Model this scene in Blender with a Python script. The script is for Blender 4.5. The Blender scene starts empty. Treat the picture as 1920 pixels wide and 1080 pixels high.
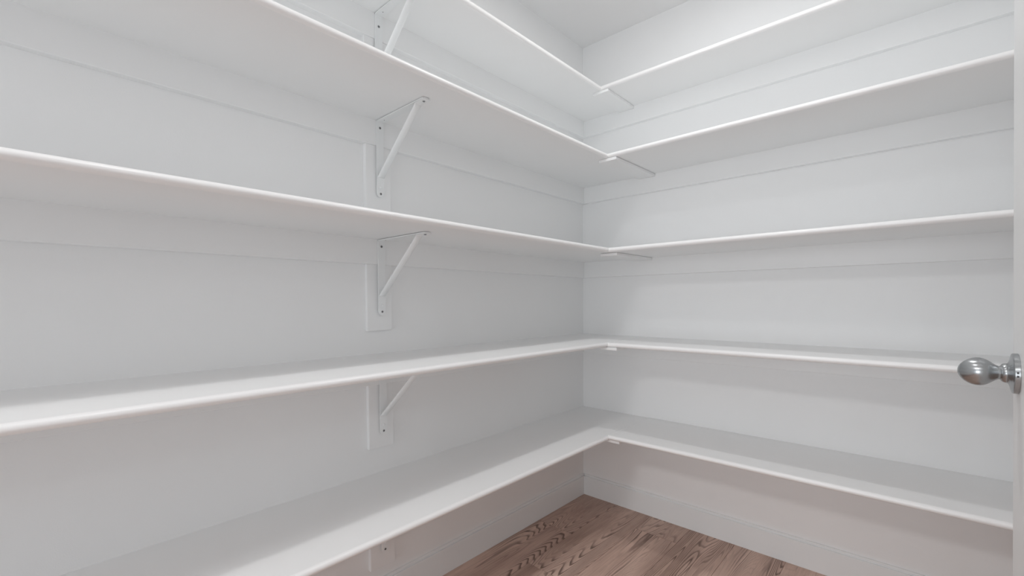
import bpy, bmesh, math, random
from mathutils import Vector, Matrix
random.seed(4)
S = bpy.context.scene
C = S.collection
# ------------------------------------------------------------------ camera
YAW, PITCH, ROLL, F = 0.73941, -0.02594, -0.00538, 844.3
cam_d = bpy.data.cameras.new('camera'); cam = bpy.data.objects.new('camera', cam_d); C.objects.link(cam)
cam_d.sensor_width = 36.0; cam_d.lens = 36.0*F/1920.0; cam_d.shift_y = 45.0/1920.0
cam_d.clip_start = 0.02; cam_d.clip_end = 50
fwd = Vector((-math.sin(YAW)*math.cos(PITCH), math.cos(YAW)*math.cos(PITCH), math.sin(PITCH)))
rt = Vector((math.cos(YAW), math.sin(YAW), 0)); up = rt.cross(fwd)
Rr = rt*math.cos(ROLL)+up*math.sin(ROLL); Ur = -rt*math.sin(ROLL)+up*math.cos(ROLL)
M = Matrix((Rr, Ur, -fwd)).transposed().to_4x4(); M.translation = Vector((1.38336, -2.09972, 1.07344))
cam.matrix_world = M
S.camera = cam
# ------------------------------------------------------------------ world, lights, exposure
W_ = bpy.data.worlds.new('world'); S.world = W_; W_.use_nodes = True
W_.node_tree.nodes['Background'].inputs[0].default_value = (0.9, 0.92, 1, 1)
W_.node_tree.nodes['Background'].inputs[1].default_value = 0.35
S.view_settings.view_transform = 'Standard'; S.view_settings.look = 'None'
S.view_settings.exposure = -0.12; S.view_settings.gamma = 1.0; S.view_settings.use_curve_mapping = False
ZC = 2.44                                   # ceiling height
LAMPS = [(0.86, -0.80, 5.0, .085), (0.85, -1.86, 3.0, .09), (0.90, -3.75, 26.0, .50), (3.45, -2.70, 5.5, .14)]
for (lx, ly, pw, dia) in LAMPS:
    ld = bpy.data.lights.new('downlight_lamp', 'AREA'); ld.shape = 'DISK'; ld.size = dia; ld.energy = pw
    ld.color = (1.0, 1.0, 0.995)
    lo = bpy.data.objects.new('downlight_lamp', ld); lo.location = (lx, ly, ZC-0.018); C.objects.link(lo)
# added area-light fill, no known source: behind the camera and beyond the doorway
for nm, loc, sx, sy, rz, pw in (('added_rear_fill', (1.05, -6.5, 1.08), 2.0, 2.0, 0, 66), ('added_hall_fill', (4.9, -3.2, 1.3), 2.0, 2.0, 90, 11)):
    wd = bpy.data.lights.new(nm, 'AREA'); wd.shape = 'RECTANGLE'; wd.size = sx; wd.size_y = sy; wd.energy = pw; wd.color = (.955, .99, 1.02)
    wo = bpy.data.objects.new(nm, wd); wo.location = loc; wo.rotation_euler = (math.radians(90), 0, math.radians(rz)); C.objects.link(wo)
S.cycles.max_bounces = 16; S.cycles.diffuse_bounces = 12; S.cycles.use_denoising = True

# ------------------------------------------------------------------ helpers
def smooth(ob, ang=35):
    me = ob.data
    for p in me.polygons: p.use_smooth = True
    if hasattr(me, 'set_sharp_from_angle'): me.set_sharp_from_angle(angle=math.radians(ang))
def link(name, bm, m, parent=None, sm=False, kind=None, label=None):
    bmesh.ops.recalc_face_normals(bm, faces=bm.faces)
    me = bpy.data.meshes.new(name); bm.to_mesh(me); bm.free()
    o = bpy.data.objects.new(name, me); C.objects.link(o)
    if m: me.materials.append(m)
    if parent: o.parent = parent
    if kind: o['kind'] = kind
    if label: o['label'] = label
    if sm: smooth(o)
    return o
def tag(o, label, cat, group=None):
    o['label'] = label; o['category'] = cat
    if group: o['group'] = group
    return o
def thing(name, label, cat, loc=(0, 0, 0), group=None):
    o = bpy.data.objects.new(name, None); C.objects.link(o); o.location = loc; o.empty_display_size = .05
    return tag(o, label, cat, group)
def struct(name, bm, m, parent=None, sm=False): return link(name, bm, m, parent, sm, None if parent else 'structure')
def box(bm, x0, x1, y0, y1, z0, z1, bev=0, seg=2):
    r = bmesh.ops.create_cube(bm, size=1)
    for v in r['verts']:
        v.co = Vector((x0+(v.co.x+.5)*(x1-x0), y0+(v.co.y+.5)*(y1-y0), z0+(v.co.z+.5)*(z1-z0)))
    if bev:
        es = list({e for v in r['verts'] for e in v.link_edges})
        bmesh.ops.bevel(bm, geom=es, offset=bev, segments=seg, affect='EDGES', profile=.5)
def B(*a, **k): bm = bmesh.new(); box(bm, *a, **k); return bm
def loft(bm, rings, cap=True, closed=True):
    vs = [[bm.verts.new(p) for p in r] for r in rings]
    n = len(rings[0])
    for a, b in zip(vs, vs[1:]):
        for i in range(n if closed else n-1):
            j = (i+1) % n
            bm.faces.new((a[i], a[j], b[j], b[i]))
    if cap:
        bm.faces.new(vs[0]); bm.faces.new(list(reversed(vs[-1])))
def prism(bm, poly, z0, z1, zf=lambda x, y: 0):
    loft(bm, [[(x, y, z0+zf(x, y)) for x, y in poly], [(x, y, z1+zf(x, y)) for x, y in poly]])
def lathe(bm, prof, n, axis_o, ax, u, v, cap=True):
    # prof: list of (distance along axis, radius)
    rings = []
    for s, r in prof:
        rings.append([tuple(axis_o+ax*s+(u*math.cos(2*math.pi*k/n)+v*math.sin(2*math.pi*k/n))*max(r, 1e-5)) for k in range(n)])
    loft(bm, rings, cap)

# ------------------------------------------------------------------ materials
def mat(name, col, rough, bump=0.0, scale=900, spec=.5, metal=0.0, var=0.0, dist=.0006):
    m = bpy.data.materials.new(name); m.use_nodes = True; nt = m.node_tree; b = nt.nodes['Principled BSDF']
    b.inputs['Base Color'].default_value = (*col, 1); b.inputs['Roughness'].default_value = rough
    b.inputs['Metallic'].default_value = metal; b.inputs['Specular IOR Level'].default_value = spec
    tc = nt.nodes.new('ShaderNodeTexCoord')
    if bump:
        n = nt.nodes.new('ShaderNodeTexNoise'); n.inputs['Scale'].default_value = scale; n.inputs['Detail'].default_value = 3
        bp = nt.nodes.new('ShaderNodeBump'); bp.inputs['Strength'].default_value = bump; bp.inputs['Distance'].default_value = dist
        nt.links.new(tc.outputs['Object'], n.inputs['Vector']); nt.links.new(n.outputs['Fac'], bp.inputs['Height'])
        nt.links.new(bp.outputs['Normal'], b.inputs['Normal'])
    if var:
        n2 = nt.nodes.new('ShaderNodeTexNoise'); n2.inputs['Scale'].default_value = 3.0; n2.inputs['Detail'].default_value = 2
        mx = nt.nodes.new('ShaderNodeMix'); mx.data_type = 'RGBA'
        mx.inputs['A'].default_value = (*[c*(1-var) for c in col], 1); mx.inputs['B'].default_value = (*[min(1, c*(1+var)) for c in col], 1)
        nt.links.new(tc.outputs['Object'], n2.inputs['Vector']); nt.links.new(n2.outputs['Fac'], mx.inputs['Factor'])
        nt.links.new(mx.outputs['Result'], b.inputs['Base Color'])
    return m
WALLC = (.856, .862, .864)
m_wall = mat('wall_paint', WALLC, .62, .25, 380, .3, var=.012)
m_ceil = mat('ceiling_paint', (.852, .855, .857), .85, .25, 300, .2)
m_trim = mat('trim_paint', (.857, .864, .866), .42, .08, 240, .45)
m_base = mat('baseboard_paint', (.838, .858, .864), .42, .08, 240, .45)
m_shelf = mat('shelf_paint', (.862, .869, .871), .45, .10, 260, .45, var=.01)
m_nose = mat('nosing_paint', (.90, .90, .90), .32, .03, 120, .5)
m_seam = mat('caulk', (.86, .865, .87), .4)
m_brk = mat('bracket_enamel', (.838, .854, .858), .38, .03, 500, .45)
m_screw = mat('screw_steel', (.30, .30, .31), .28, metal=1.0)
m_hole = mat('dark_hole', (.05, .05, .05), .6)
m_door = mat('door_paint', (.848, .862, .864), .4, .05, 200, .45)
m_ring = mat('downlight_trim', (.85, .85, .85), .4)
m_lens = mat('downlight_lens', (.9, .9, .9), .5)
m_lens.node_tree.nodes['Principled BSDF'].inputs['Emission Color'].default_value = (1, .98, .95, 1)
m_lens.node_tree.nodes['Principled BSDF'].inputs['Emission Strength'].default_value = 4.0

m_nickel = mat('satin_nickel', (.44, .455, .465), .27, metal=1.0)
nt = m_nickel.node_tree; b = nt.nodes['Principled BSDF']; b.inputs['Anisotropic'].default_value = .6
tc = nt.nodes.new('ShaderNodeTexCoord'); mp = nt.nodes.new('ShaderNodeMapping'); mp.inputs['Scale'].default_value = (1400, 40, 40)
ns = nt.nodes.new('ShaderNodeTexNoise'); ns.inputs['Scale'].default_value = 1.0; ns.inputs['Detail'].default_value = 4
bp = nt.nodes.new('ShaderNodeBump'); bp.inputs['Strength'].default_value = .12; bp.inputs['Distance'].default_value = .0003
nt.links.new(tc.outputs['Object'], mp.inputs[0]); nt.links.new(mp.outputs[0], ns.inputs['Vector'])
nt.links.new(ns.outputs['Fac'], bp.inputs['Height']); nt.links.new(bp.outputs[0], b.inputs['Normal'])

def wood():
    m = bpy.data.materials.new('oak_plank'); m.use_nodes = True; nt = m.node_tree; N = nt.nodes.new; L = nt.links.new
    b = nt.nodes['Principled BSDF']; b.inputs['Specular IOR Level'].default_value = .4
    tc = N('ShaderNodeTexCoord'); oi = N('ShaderNodeObjectInfo')
    # every plank takes its own piece of the grain
    rnd = N('ShaderNodeVectorMath'); rnd.operation = 'SCALE'; rnd.inputs[0].default_value = (7.3, 13.1, 5.7)
    L(oi.outputs['Random'], rnd.inputs['Scale'])
    add = N('ShaderNodeVectorMath'); add.operation = 'ADD'; L(tc.outputs['Object'], add.inputs[0]); L(rnd.outputs[0], add.inputs[1])
    def noise(vec, sc, det=2, rough=.5, dist=0.0):
        mp = N('ShaderNodeMapping'); mp.inputs['Scale'].default_value = sc; L(vec, mp.inputs[0])
        n = N('ShaderNodeTexNoise'); n.inputs['Scale'].default_value = 1; n.inputs['Detail'].default_value = det
        n.inputs['Roughness'].default_value = rough; n.inputs['Distortion'].default_value = dist
        L(mp.outputs[0], n.inputs['Vector']); return n.outputs['Fac']
    def math_(op, a, c):
        q = N('ShaderNodeMath'); q.operation = op
        for i, s in enumerate((a, c)):
            if hasattr(s, 'is_linked'): L(s, q.inputs[i])
            else: q.inputs[i].default_value = s
        return q.outputs[0]
    v = add.outputs[0]
    # growth rings: contour lines of a long stretched height field = cathedral grain
    field = noise(v, (7.5, .62, 1), 2, .42, .12)
    fine = noise(v, (50, 9, 1), 3, .6)
    f2 = math_('ADD', math_('MULTIPLY', field, 52.0), math_('MULTIPLY', fine, .32))
    ring = math_('FRACT', f2, 0.0)
    rr = N('ShaderNodeValToRGB'); e = rr.color_ramp.elements
    e[0].position = 0.0; e[0].color = (0, 0, 0, 1); e[1].position = 1.0; e[1].color = (0, 0, 0, 1)
    for p, c in ((.45, .12), (.74, 1.0), (.86, .8), (.93, .05)):
        x = rr.color_ramp.elements.new(p); x.color = (c, c, c, 1)
    L(ring, rr.inputs[0])
    mask = N('ShaderNodeValToRGB'); mask.color_ramp.elements[0].position = .46; mask.color_ramp.elements[1].position = .60
    L(noise(v, (10, 1.1, 1), 3), mask.inputs[0])
    lines = math_('MULTIPLY', rr.outputs[0], math_('ADD', math_('MULTIPLY', mask.outputs[0], .85), .12))
    streak = noise(v, (140, 4, 1), 4, .65)
    pore = N('ShaderNodeValToRGB'); pore.color_ramp.elements[0].position = .56; pore.color_ramp.elements[1].position = .72
    L(noise(v, (420, 16, 1), 3, .7), pore.inputs[0])
    tone = noise(v, (10, 1.3, 1), 3, .55)
    base = N('ShaderNodeValToRGB'); e = base.color_ramp.elements
    e[0].position = .30; e[0].color = (.30, .185, .14, 1); e[1].position = .74; e[1].color = (.72, .525, .43, 1)
    k = base.color_ramp.elements.new(.52); k.color = (.56, .385, .31, 1)
    L(math_('ADD', math_('MULTIPLY', tone, .75), math_('MULTIPLY', streak, .25)), base.inputs[0])
    mx = N('ShaderNodeMix'); mx.data_type = 'RGBA'; L(math_('MULTIPLY', lines, .97), mx.inputs['Factor'])
    L(base.outputs[0], mx.inputs['A']); mx.inputs['B'].default_value = (.115, .068, .052, 1)
    mx2 = N('ShaderNodeMix'); mx2.data_type = 'RGBA'; L(math_('MULTIPLY', pore.outputs[0], .60), mx2.inputs['Factor'])
    L(mx.outputs['Result'], mx2.inputs['A']); mx2.inputs['B'].default_value = (.26, .165, .13, 1)
    hs = N('ShaderNodeHueSaturation'); hs.inputs['Saturation'].default_value = .90
    L(math_('ADD', math_('MULTIPLY', oi.outputs['Random'], .26), 1.0), hs.inputs['Value']); L(mx2.outputs['Result'], hs.inputs['Color'])
    L(hs.outputs[0], b.inputs['Base Color'])
    ro = math_('ADD', math_('MULTIPLY', lines, .12), .42); L(ro, b.inputs['Roughness'])
    bp = N('ShaderNodeBump'); bp.inputs['Strength'].default_value = .25; bp.inputs['Distance'].default_value = .0006
    L(math_('ADD', math_('MULTIPLY', lines, -.6), math_('MULTIPLY', streak, .6)), bp.inputs['Height']); L(bp.outputs[0], b.inputs['Normal'])
    return m
m_wood = wood()
m_sub = mat('subfloor', (.05, .04, .035), .9)

# ------------------------------------------------------------------ room shell
XR, YB = 1.63, -3.55          # right wall face, rear wall face
T = .12
struct('wall_left', B(-T, 0, YB, T, -.05, ZC), m_wall)
struct('wall_back', B(0, XR+T, 0, T, -.05, ZC), m_wall)
DY0, DY1, DH = -2.56, -1.775, 2.05
bm = bmesh.new()
box(bm, XR, XR+T, DY1, 0, -.05, ZC); box(bm, XR, XR+T, YB, DY0, -.05, ZC); box(bm, XR, XR+T, DY0, DY1, DH, ZC)
struct('wall_right', bm, m_wall)
HX = 4.3
bm = B(-T, HX+T, -4.4-T, T, ZC, ZC+.1); struct('ceiling', bm, m_ceil)

floor = struct('floor', B(-T, HX+T, -4.4-T, T, -.06, -.008), m_sub)
PW = .1945; xs0 = .0125-PW
ends = {0: .10, 1: -.41, 2: -.7188, 3: -.17, 4: -.93, 5: -.55, 6: -.27, 7: -.83, 8: -.45, 9: -.99}
first = None
for r in range(27):
    xa = xs0+PW*r; xb = xa+PW
    xa2 = max(xa, -.0)
    if xb <= 0 or xa2 > HX: continue
    xb2 = min(xb, HX)
    e0 = ends.get(r, -random.random())
    y1 = e0+1.22*math.ceil((0-e0)/1.22+1e-6)
    while y1 > -4.4:
        ya, yb = max(y1-1.22, -4.4), min(y1, 0.0)
        if yb-ya > .02:
            g = .0005; bm = bmesh.new()
            cx, cy = (xa2+xb2)/2, (ya+yb)/2
            hx, hy = (xb2-xa2)/2-g, (yb-ya)/2-g
            c = .0012
            loft(bm, [[(-hx, -hy, -.008), (hx, -hy, -.008), (hx, hy, -.008), (-hx, hy, -.008)],
                      [(-hx, -hy, -c*.5), (hx, -hy, -c*.5), (hx, hy, -c*.5), (-hx, hy, -c*.5)],
                      [(-hx+c, -hy+c, 0), (hx-c, -hy+c, 0), (hx-c, hy-c, 0), (-hx+c, hy-c, 0)]])
            p = link('plank', bm, m_wood, floor); p.location = (cx, cy, 0)
        y1 -= 1.22

# baseboards: ogee-eased top
def baseboard(name, p0, p1, nrm, h=.112, th=.0126):
    p0, p1, nrm = Vector(p0), Vector(p1), Vector(nrm)
    prof = [(0, 0), (th, 0), (th, h-.0125), (th-.0008, h-.0112), (th-.0060, h-.0108), (th-.0064, h-.0082), (th-.0034, h-.0066), (th-.0028, h-.0040), (th-.0040, h-.0014), (th-.0066, h), (0, h)]
    bm = bmesh.new()
    loft(bm, [[tuple(p+nrm*a+Vector((0, 0, z))) for a, z in prof] for p in (p0, p1)])
    return struct(name, bm, m_base, sm=False)
baseboard('baseboard_left', (0, YB, 0), (0, 0, 0), (1, 0, 0))
baseboard('baseboard_back', (.0126, 0, 0), (XR, 0, 0), (0, -1, 0))
baseboard('baseboard_right', (XR, DY1+.07, 0), (XR, -.0126, 0), (-1, 0, 0))

# doorway jambs and casing
bm = bmesh.new()
box(bm, XR-.002, XR+T+.002, DY1-.019, DY1, 0, DH, bev=.001); box(bm, XR-.002, XR+T+.002, DY0, DY0+.019, 0, DH, bev=.001)
box(bm, XR-.002, XR+T+.002, DY0, DY1, DH-.019, DH)
struct('trim_1', bm, m_trim)
bm = bmesh.new()
for xs in ((XR-.016, XR), (XR+T, XR+T+.016)):
    box(bm, *xs, DY1-.008, DY1+.06, 0, DH+.055, bev=.003); box(bm, *xs, DY0-.06, DY0+.008, 0, DH+.055, bev=.003)
    box(bm, *xs, DY0+.008, DY1-.008, DH-.008, DH+.055, bev=.003)
struct('trim_2', bm, m_trim)

# ------------------------------------------------------------------ shelves
TH = .01936; NR = TH/2; CL = .0213; CH = .084
TOP = {1: 2.05227, 2: 1.6972, 3: 1.29629, 4: .88909, 5: .48593}
SL = {1: 0, 2: -.00099, 3: -.00323, 4: -.00282, 5: .00355}
SR = {1: .00167, 2: .00325, 3: .0017, 4: .0003, 5: .00428}
DL = {1: .2842, 2: .3836, 3: .3882, 4: .3873, 5: .3896}
DR = {1: .2819, 2: .3921, 3: .3924, 4: .3982, 5: .3954}
ordn = {1: 'topmost', 2: 'second from top', 3: 'middle', 4: 'second from bottom', 5: 'lowest'}
def arc(n=8):    # bullnose, from top tangent to bottom tangent: (offset outwards, z relative to top)
    return [(NR*math.sin(math.pi*k/n), -NR+NR*math.cos(math.pi*k/n)) for k in range(n+1)]
for k in range(1, 6):
    zt = TOP[k]; dl, dr = DL[k], DR[k]
    zl = lambda x, y, s=SL[k]: s*y
    zr = lambda x, y, s=SR[k]: s*x
    n = NR
    # left shelf: carries on into the corner
    place = {1: 'narrow topmost white shelf on the left wall, just under the ceiling', 2: 'white shelf on the left wall, second from the top',
             3: 'white middle shelf of the left wall, third of five', 4: 'white shelf on the left wall, second from the bottom, just below eye level',
             5: 'lowest white shelf on the left wall, wide bright top over the baseboard'}[k]
    t = thing('wall_shelf', place, 'shelf', (0, 0, 0), 'white painted shelves along the left wall')
    bm = bmesh.new()
    prism(bm, [(0, 0), (0, YB), (dl-n, YB), (dl-n, -dr+n), (dl, -dr+n), (dl, 0)], zt-TH, zt, zl)
    link('shelf_board', bm, m_shelf, t)
    bm = bmesh.new()
    pr = [(0, 0)] + arc()[1:-1] + [(0, -TH)]
    def nl(y0): return [(dl-n+o, y0 if y0 is not None else -dr+(n-o), zt+z+SL[k]*(y0 if y0 is not None else -dr)) for o, z in pr]
    loft(bm, [nl(YB), nl(None)])
    link('rounded_nosing', bm, m_nose, t, sm=True, label='rounded glossy white front edge')
    # right shelf: butts against the left one
    place = {1: 'narrow topmost white shelf on the right wall, just under the ceiling', 2: 'white shelf on the right wall, second from the top',
             3: 'white middle shelf of the right wall, third of five', 4: 'white shelf on the right wall, second from the bottom, level with the door knob',
             5: 'lowest white shelf on the right wall, above the floor baseboard'}[k]
    t = thing('wall_shelf', place, 'shelf', (0, 0, 0), 'white painted shelves along the right wall')
    bm = bmesh.new()
    prism(bm, [(dl+.0006, 0), (dl+.0006, -dr+n), (XR, -dr+n), (XR, 0)], zt-TH, zt, zr)
    link('shelf_board', bm, m_shelf, t)
    bm = bmesh.new()
    ra = [(dl-(n-o), -dr+(n-o), zt+z+SR[k]*dl) for o, z in pr]
    rb = [(XR, -dr+(n-o), zt+z+SR[k]*XR) for o, z in pr]
    loft(bm, [ra, rb])
    link('rounded_nosing', bm, m_nose, t, sm=True, label='rounded glossy white front edge')
    bm = bmesh.new()
    w = .0016
    loft(bm, [[(dl-w, y, zt-.001+SR[k]*dl), (dl-w*.7, y, zt+.0009+SR[k]*dl), (dl+w*.7, y, zt+.0009+SR[k]*dl), (dl+w, y, zt-.001+SR[k]*dl)] for y in (-dr+n*1.2, -.001)])
    link('caulk_bead', bm, m_seam, t, label='thin white filled seam at the corner joint')

# cleats along the walls under each shelf
BX0, BX1 = -1.3165, -1.2230
for k in range(1, 6):
    zb = TOP[k]-TH
    bm = bmesh.new()
    def cl_l(y): return [(0, y, zb-CH+SL[k]*y), (CL-.0015, y, zb-CH+SL[k]*y), (CL, y, zb-CH+.0015+SL[k]*y), (CL, y, zb+SL[k]*y), (0, y, zb+SL[k]*y)]
    loft(bm, [cl_l(YB), cl_l(0)])
    tag(link('wall_cleat', bm, m_trim), 'white wooden strip on the left wall holding up the %s shelf' % ordn[k], 'shelf cleat', 'support cleats under the left shelves')
    bm = bmesh.new()
    def cl_r(x): return [(x, 0, zb-CH+SR[k]*x), (x, -CL+.0015, zb-CH+SR[k]*x), (x, -CL, zb-CH+.0015+SR[k]*x), (x, -CL, zb+SR[k]*x), (x, 0, zb+SR[k]*x)]
    loft(bm, [cl_r(CL), cl_r(XR)])
    tag(link('wall_cleat', bm, m_trim), 'white wooden strip on the right wall holding up the %s shelf' % ordn[k], 'shelf cleat', 'support cleats under the right shelves')
    # upright board behind the bracket
    zlo = {1: TOP[1]-.325, 2: TOP[2]-.322, 3: .9730, 4: .5715, 5: .1545}[k]
    ztop = zb-CH+SL[k]*BX0
    ct = {1: .0170, 2: .0165, 3: .0135, 4: .0155, 5: .0155}[k]
    bm = B(0, ct, BX0+(CL-ct)*.25, BX1+(CL-ct)*.25, zlo, ztop, bev=.0008)
    tag(link('backing_board', bm, m_trim), 'upright white board behind the metal bracket of the %s left shelf' % ordn[k], 'board', 'upright boards behind the left brackets')

# corner plates under the joints
PL = {1: (.2375, .3157, -.2750), 2: (.337, .4207, -.3888), 3: (.328, .410, -.3610), 4: (.3515, .4283, -.3985), 5: (.358, .4327, -.3815)}
for k, (x0, x1, yf) in PL.items():
    zb = TOP[k]-TH
    bm = B(x0, x1, yf, -CL-.001, zb-.012, zb-.0002, bev=.0012)
    if k in (1, 2):
        for v in bm.verts: v.co.x += (v.co.y-yf)*(.012 if k == 2 else -.01)
    tag(link('joint_plate', bm, m_shelf), 'flat white plate under the corner joint of the %s shelves' % ordn[k], 'joint plate', 'plates under the corner joints')

# ------------------------------------------------------------------ steel brackets on the left wall
BY = -1.2648; BW = .0272
def rounded_strip(bm, w, length, th, n=8, frame=None):
    # strip in local (a across, b along, c thickness): square start, rounded far end
    pts = [(-w/2, 0), (w/2, 0)]
    for i in range(n+1):
        a = math.pi*i/n
        pts.append((w/2*math.cos(a), length-w/2+w/2*math.sin(a)))
    loft(bm, [[frame(a, b_, c) for a, b_ in pts] for c in (0, th)])
def screw(parent, o, ax, u, v, r=.0042):
    bm = bmesh.new(); o = Vector(o)
    lathe(bm, [(0, r), (.0008, r), (.0014, r*.8), (.0017, r*.45)], 14, o, ax, u, v)
    s = link('screw', bm, m_screw, parent, sm=True, label='small steel screw head')
    bm = bmesh.new()
    lathe(bm, [(.0016, r*.5), (.0019, r*.5)], 6, o, ax, u, v)
    link('screw_recess', bm, m_hole, s)
X, Y, Z = Vector((1, 0, 0)), Vector((0, 1, 0)), Vector((0, 0, 1))
for k in range(1, 6):
    zb = TOP[k]-TH+SL[k]*BY
    t = thing('shelf_bracket', {1: 'white metal bracket under the topmost left shelf, cut by the top of the picture', 2: 'white metal bracket under the left shelf second from the top',
              3: 'white metal bracket under the middle left shelf', 4: 'white metal bracket under the left shelf second from the bottom, its upper half hidden',
              5: 'white metal bracket under the lowest left shelf, only its bottom tip showing'}[k], 'bracket', (CL, BY, zb), 'white metal brackets on the left wall')
    sk = {1: 0.0, 2: .004, 3: .008, 4: .002, 5: 0.0}[k]
    # local coordinates: x out of the wall, y along it, z up; origin at the inner top corner
    th = .0026; LV = .2560; LH = .264
    bm = bmesh.new(); rounded_strip(bm, BW, LV, th, frame=lambda a, b_, c: (c+.0007, a, -b_))
    link('wall_strip', bm, m_brk, t)
    bm = bmesh.new(); rounded_strip(bm, BW, LH, th, frame=lambda a, b_, c: (b_, a+sk*0, -.0016-c))
    link('shelf_strip', bm, m_brk, t)
    # brace: flat foot on the strip, arched channel, flat head under the shelf strip
    P = [(.0050, -.2327, .0030, .0), (.0050, -.2318, .0066, .0), (.0050, -.2290, .0106, .0), (.0050, -.2240, .0131, .0), (.0050, -.2180, .0134, .0), (.0050, -.1912, .0134, .0),
         (.0064, -.1884, .0132, .0040), (.0098, -.1846, .0122, .0066), (.2030, -.0190, .0112, .0066), (.2110, -.0124, .0118, .0044), (.2180, -.0074, .0130, .0012), (.2260, -.0062, .0134, .0), (.2620, -.0062, .0134, .0)]
    bm = bmesh.new(); rings = []
    for i, (px, pz, hw, ar) in enumerate(P):
        a = Vector((P[max(i-1, 0)][0], P[max(i-1, 0)][1])); c = Vector((P[min(i+1, len(P)-1)][0], P[min(i+1, len(P)-1)][1]))
        d = (c-a).normalized(); nrm = Vector((-d.y, d.x))
        nrm = -nrm                                     # outwards: away from the corner
        if nrm.x-nrm.y < 0: nrm = -nrm
        ring = []
        m_ = 8
        for j in range(m_+1):
            q = math.pi*j/m_
            ring.append((px+nrm.x*ar*math.sin(q), hw*math.cos(q), pz+nrm.y*ar*math.sin(q)))
        for j in range(m_, -1, -1):
            q = math.pi*j/m_
            o2 = ar*math.sin(q)-.0018
            ring.append((px+nrm.x*o2, (hw-.0012)*math.cos(q), pz+nrm.y*o2))
        rings.append(ring)
    # rounded tips
    loft(bm, rings)
    bmesh.ops.recalc_face_normals(bm, faces=bm.faces)
    link('brace', bm, m_brk, t, sm=True, label='slanting rounded white brace')
    for zz, xx in ((-.2228, None),):
        bm = bmesh.new(); lathe(bm, [(0, .0046), (.0010, .0043), (.0016, .0028), (.0017, .0001)], 14, Vector((.0050, 0, zz)), X, Y, Z); link('rivet', bm, m_brk, t, sm=True)
    screw(t, (th+.0004, 0, -.2440), X, Y, Z, .0040)
    screw(t, (th+.0004, 0, {1: -.0410}.get(k, -.0235)), X, Y, Z)
    screw(t, (.247, 0, -.0068), -Z, X, Y)
    bm = bmesh.new(); lathe(bm, [(0, .0016), (.0003, .0016)], 10, Vector((.030, 0, -.0016-th)), -Z, X, Y); link('pilot_hole', bm, m_hole, t)
    if k != 1:
        bm = bmesh.new(); lathe(bm, [(0, .0036), (.0002, .0036)], 14, Vector((th, -.0008, -.0345)), X, Y, Z); link('keyhole', bm, m_brk, t)
        bm = bmesh.new()
        pts = [(.0037*math.cos(math.pi*(1+j/10)), .0037*math.sin(math.pi*(1+j/10))) for j in range(11)]
        rings = []
        for j in range(11):
            a = math.pi*(.92+1.16*j/10); ca, sa = math.cos(a), math.sin(a)
            rings.append([(th+.0001, -.0008+(.0036)*ca, -.0345+(.0036)*sa), (th+.0005, -.0008+(.0036)*ca, -.0345+(.0036)*sa), (th+.0005, -.0008+.0042*ca, -.0345+.0042*sa), (th+.0001, -.0008+.0042*ca, -.0345+.0042*sa)])
        loft(bm, rings); link('keyhole_rim', bm, m_ring, t)

# ------------------------------------------------------------------ open door on the right
DX, DYE, DYH = 1.4960, -.970, -1.752
door = bpy.data.objects.new('door_1', None); C.objects.link(door); door['kind'] = 'structure'
door.location = (DX, DYE, .97); door.rotation_euler = (0, -.0142, 0)
dth = .035; zb_, zt_ = .012-.97, 2.03-.97
bm = bmesh.new()
w = DYH-DYE
sec = [(0, -.018), (.0016, -.002), (.0032, 0), (dth-.0032, 0), (dth-.0016, -.002), (dth, -.018), (dth, w), (0, w)]
loft(bm, [[(a, b_, z) for a, b_ in sec] for z in (zb_, zt_)])
link('door_panel', bm, m_door, door)
for zz in (-.72, -.02, .84):
    bm = bmesh.new(); lathe(bm, [(-.045, .006), (.045, .006)], 12, Vector((dth+.004, w-.004, zz)), Z, X, Y); link('hinge', bm, m_nickel, door, sm=True)
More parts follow.
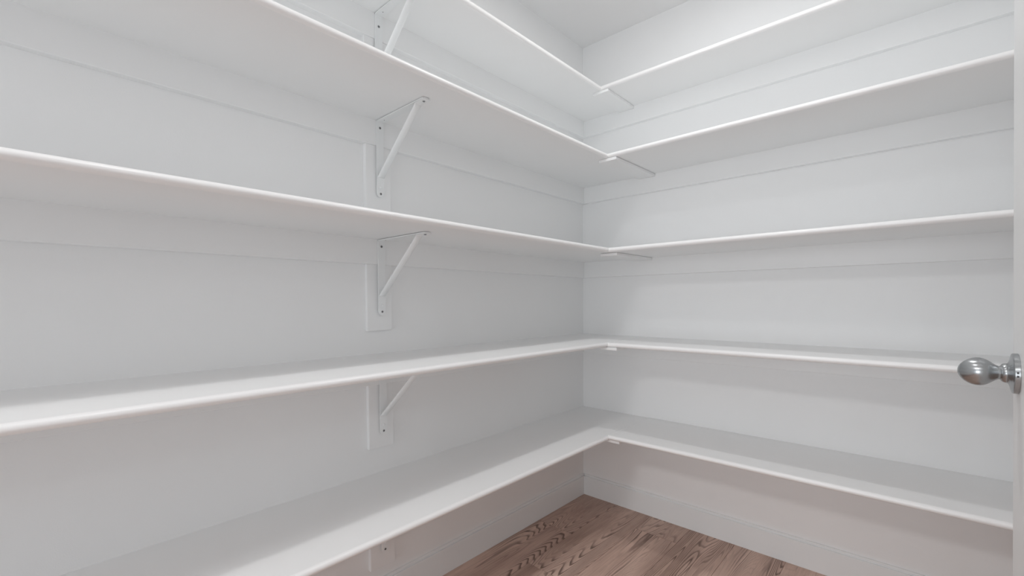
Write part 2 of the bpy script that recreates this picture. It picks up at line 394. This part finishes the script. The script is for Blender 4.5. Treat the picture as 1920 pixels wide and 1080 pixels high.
# knobs on both faces, joined by the spindle
KY, KZ = -.0705, -.0165
rosette = [(0, .0312), (.0004, .0318), (.0062, .0317), (.0070, .0308), (.0080, .0268), (.0092, .0212), (.0105, .0176), (.0118, .0158), (.0124, .0152)]
hub = [(.0118, .0150), (.0126, .0155), (.0145, .0154), (.0165, .0148), (.0182, .0134), (.0192, .0118), (.0197, .0111)]
egg = [(s_, r_*.945) for s_, r_ in [(.0190, .0112), (.0212, .0113), (.0228, .0120), (.0248, .0132), (.0275, .0154), (.0305, .0181), (.0340, .0208), (.0380, .0230), (.0425, .0241), (.0470, .0240),
       (.0515, .0228), (.0560, .0206), (.0600, .0176), (.0630, .0145), (.0655, .0110), (.0673, .0072), (.0683, .0036), (.0686, .0002)]]
for side in (0, 1):
    o = Vector((0, KY, KZ)) if side == 0 else Vector((dth, KY, KZ)); ax = -X if side == 0 else X
    sq = 1 if side == 0 else .92
    bm = bmesh.new(); lathe(bm, [(s, r) for s, r in egg], 48, o, ax, Y, Z)
    kn = link('door_knob', bm, m_nickel, door, sm=True, label='egg-shaped satin nickel knob')
    bm = bmesh.new(); lathe(bm, rosette, 48, o, ax, Y, Z); link('rosette', bm, m_nickel, kn, sm=True)
    bm = bmesh.new(); lathe(bm, hub, 48, o, ax, Y, Z); link('hub', bm, m_nickel, kn, sm=True)
    if side == 0:
        for dz in (.0045, -.0010):
            bm = bmesh.new(); box(bm, -.0046, -.0024, KY-.0320, KY-.0310, KZ+dz-.0014, KZ+dz+.0014); link('slot', bm, m_hole, kn)

# ------------------------------------------------------------------ ceiling downlights
for i, (lx, ly, pw, dia) in enumerate(LAMPS):
    t = thing('ceiling_downlight', ['round white downlight in the ceiling near the shelf corner', 'round white downlight in the middle of the pantry ceiling',
              'round white downlight in the room behind the pantry', 'round white downlight in the hall ceiling beyond the doorway'][i], 'ceiling light', (lx, ly, ZC), 'round ceiling downlights')
    R0 = dia/2
    bm = bmesh.new(); n = 40
    prof = [(R0+.022, 0), (R0+.020, -.006), (R0+.008, -.009), (R0+.001, -.008), (R0, 0)]
    rings = [[(r*math.cos(2*math.pi*j/n), r*math.sin(2*math.pi*j/n), z) for r, z in prof] for j in range(n)]
    rings.append(rings[0]); loft(bm, rings, cap=False); bmesh.ops.remove_doubles(bm, verts=bm.verts, dist=1e-6)
    link('trim_ring', bm, m_ring, t, sm=True)
    bm = bmesh.new(); lathe(bm, [(0, R0), (.003, R0*.98)], n, Vector((0, 0, -.0005)), -Z, X, Y); link('lens', bm, m_lens, t)
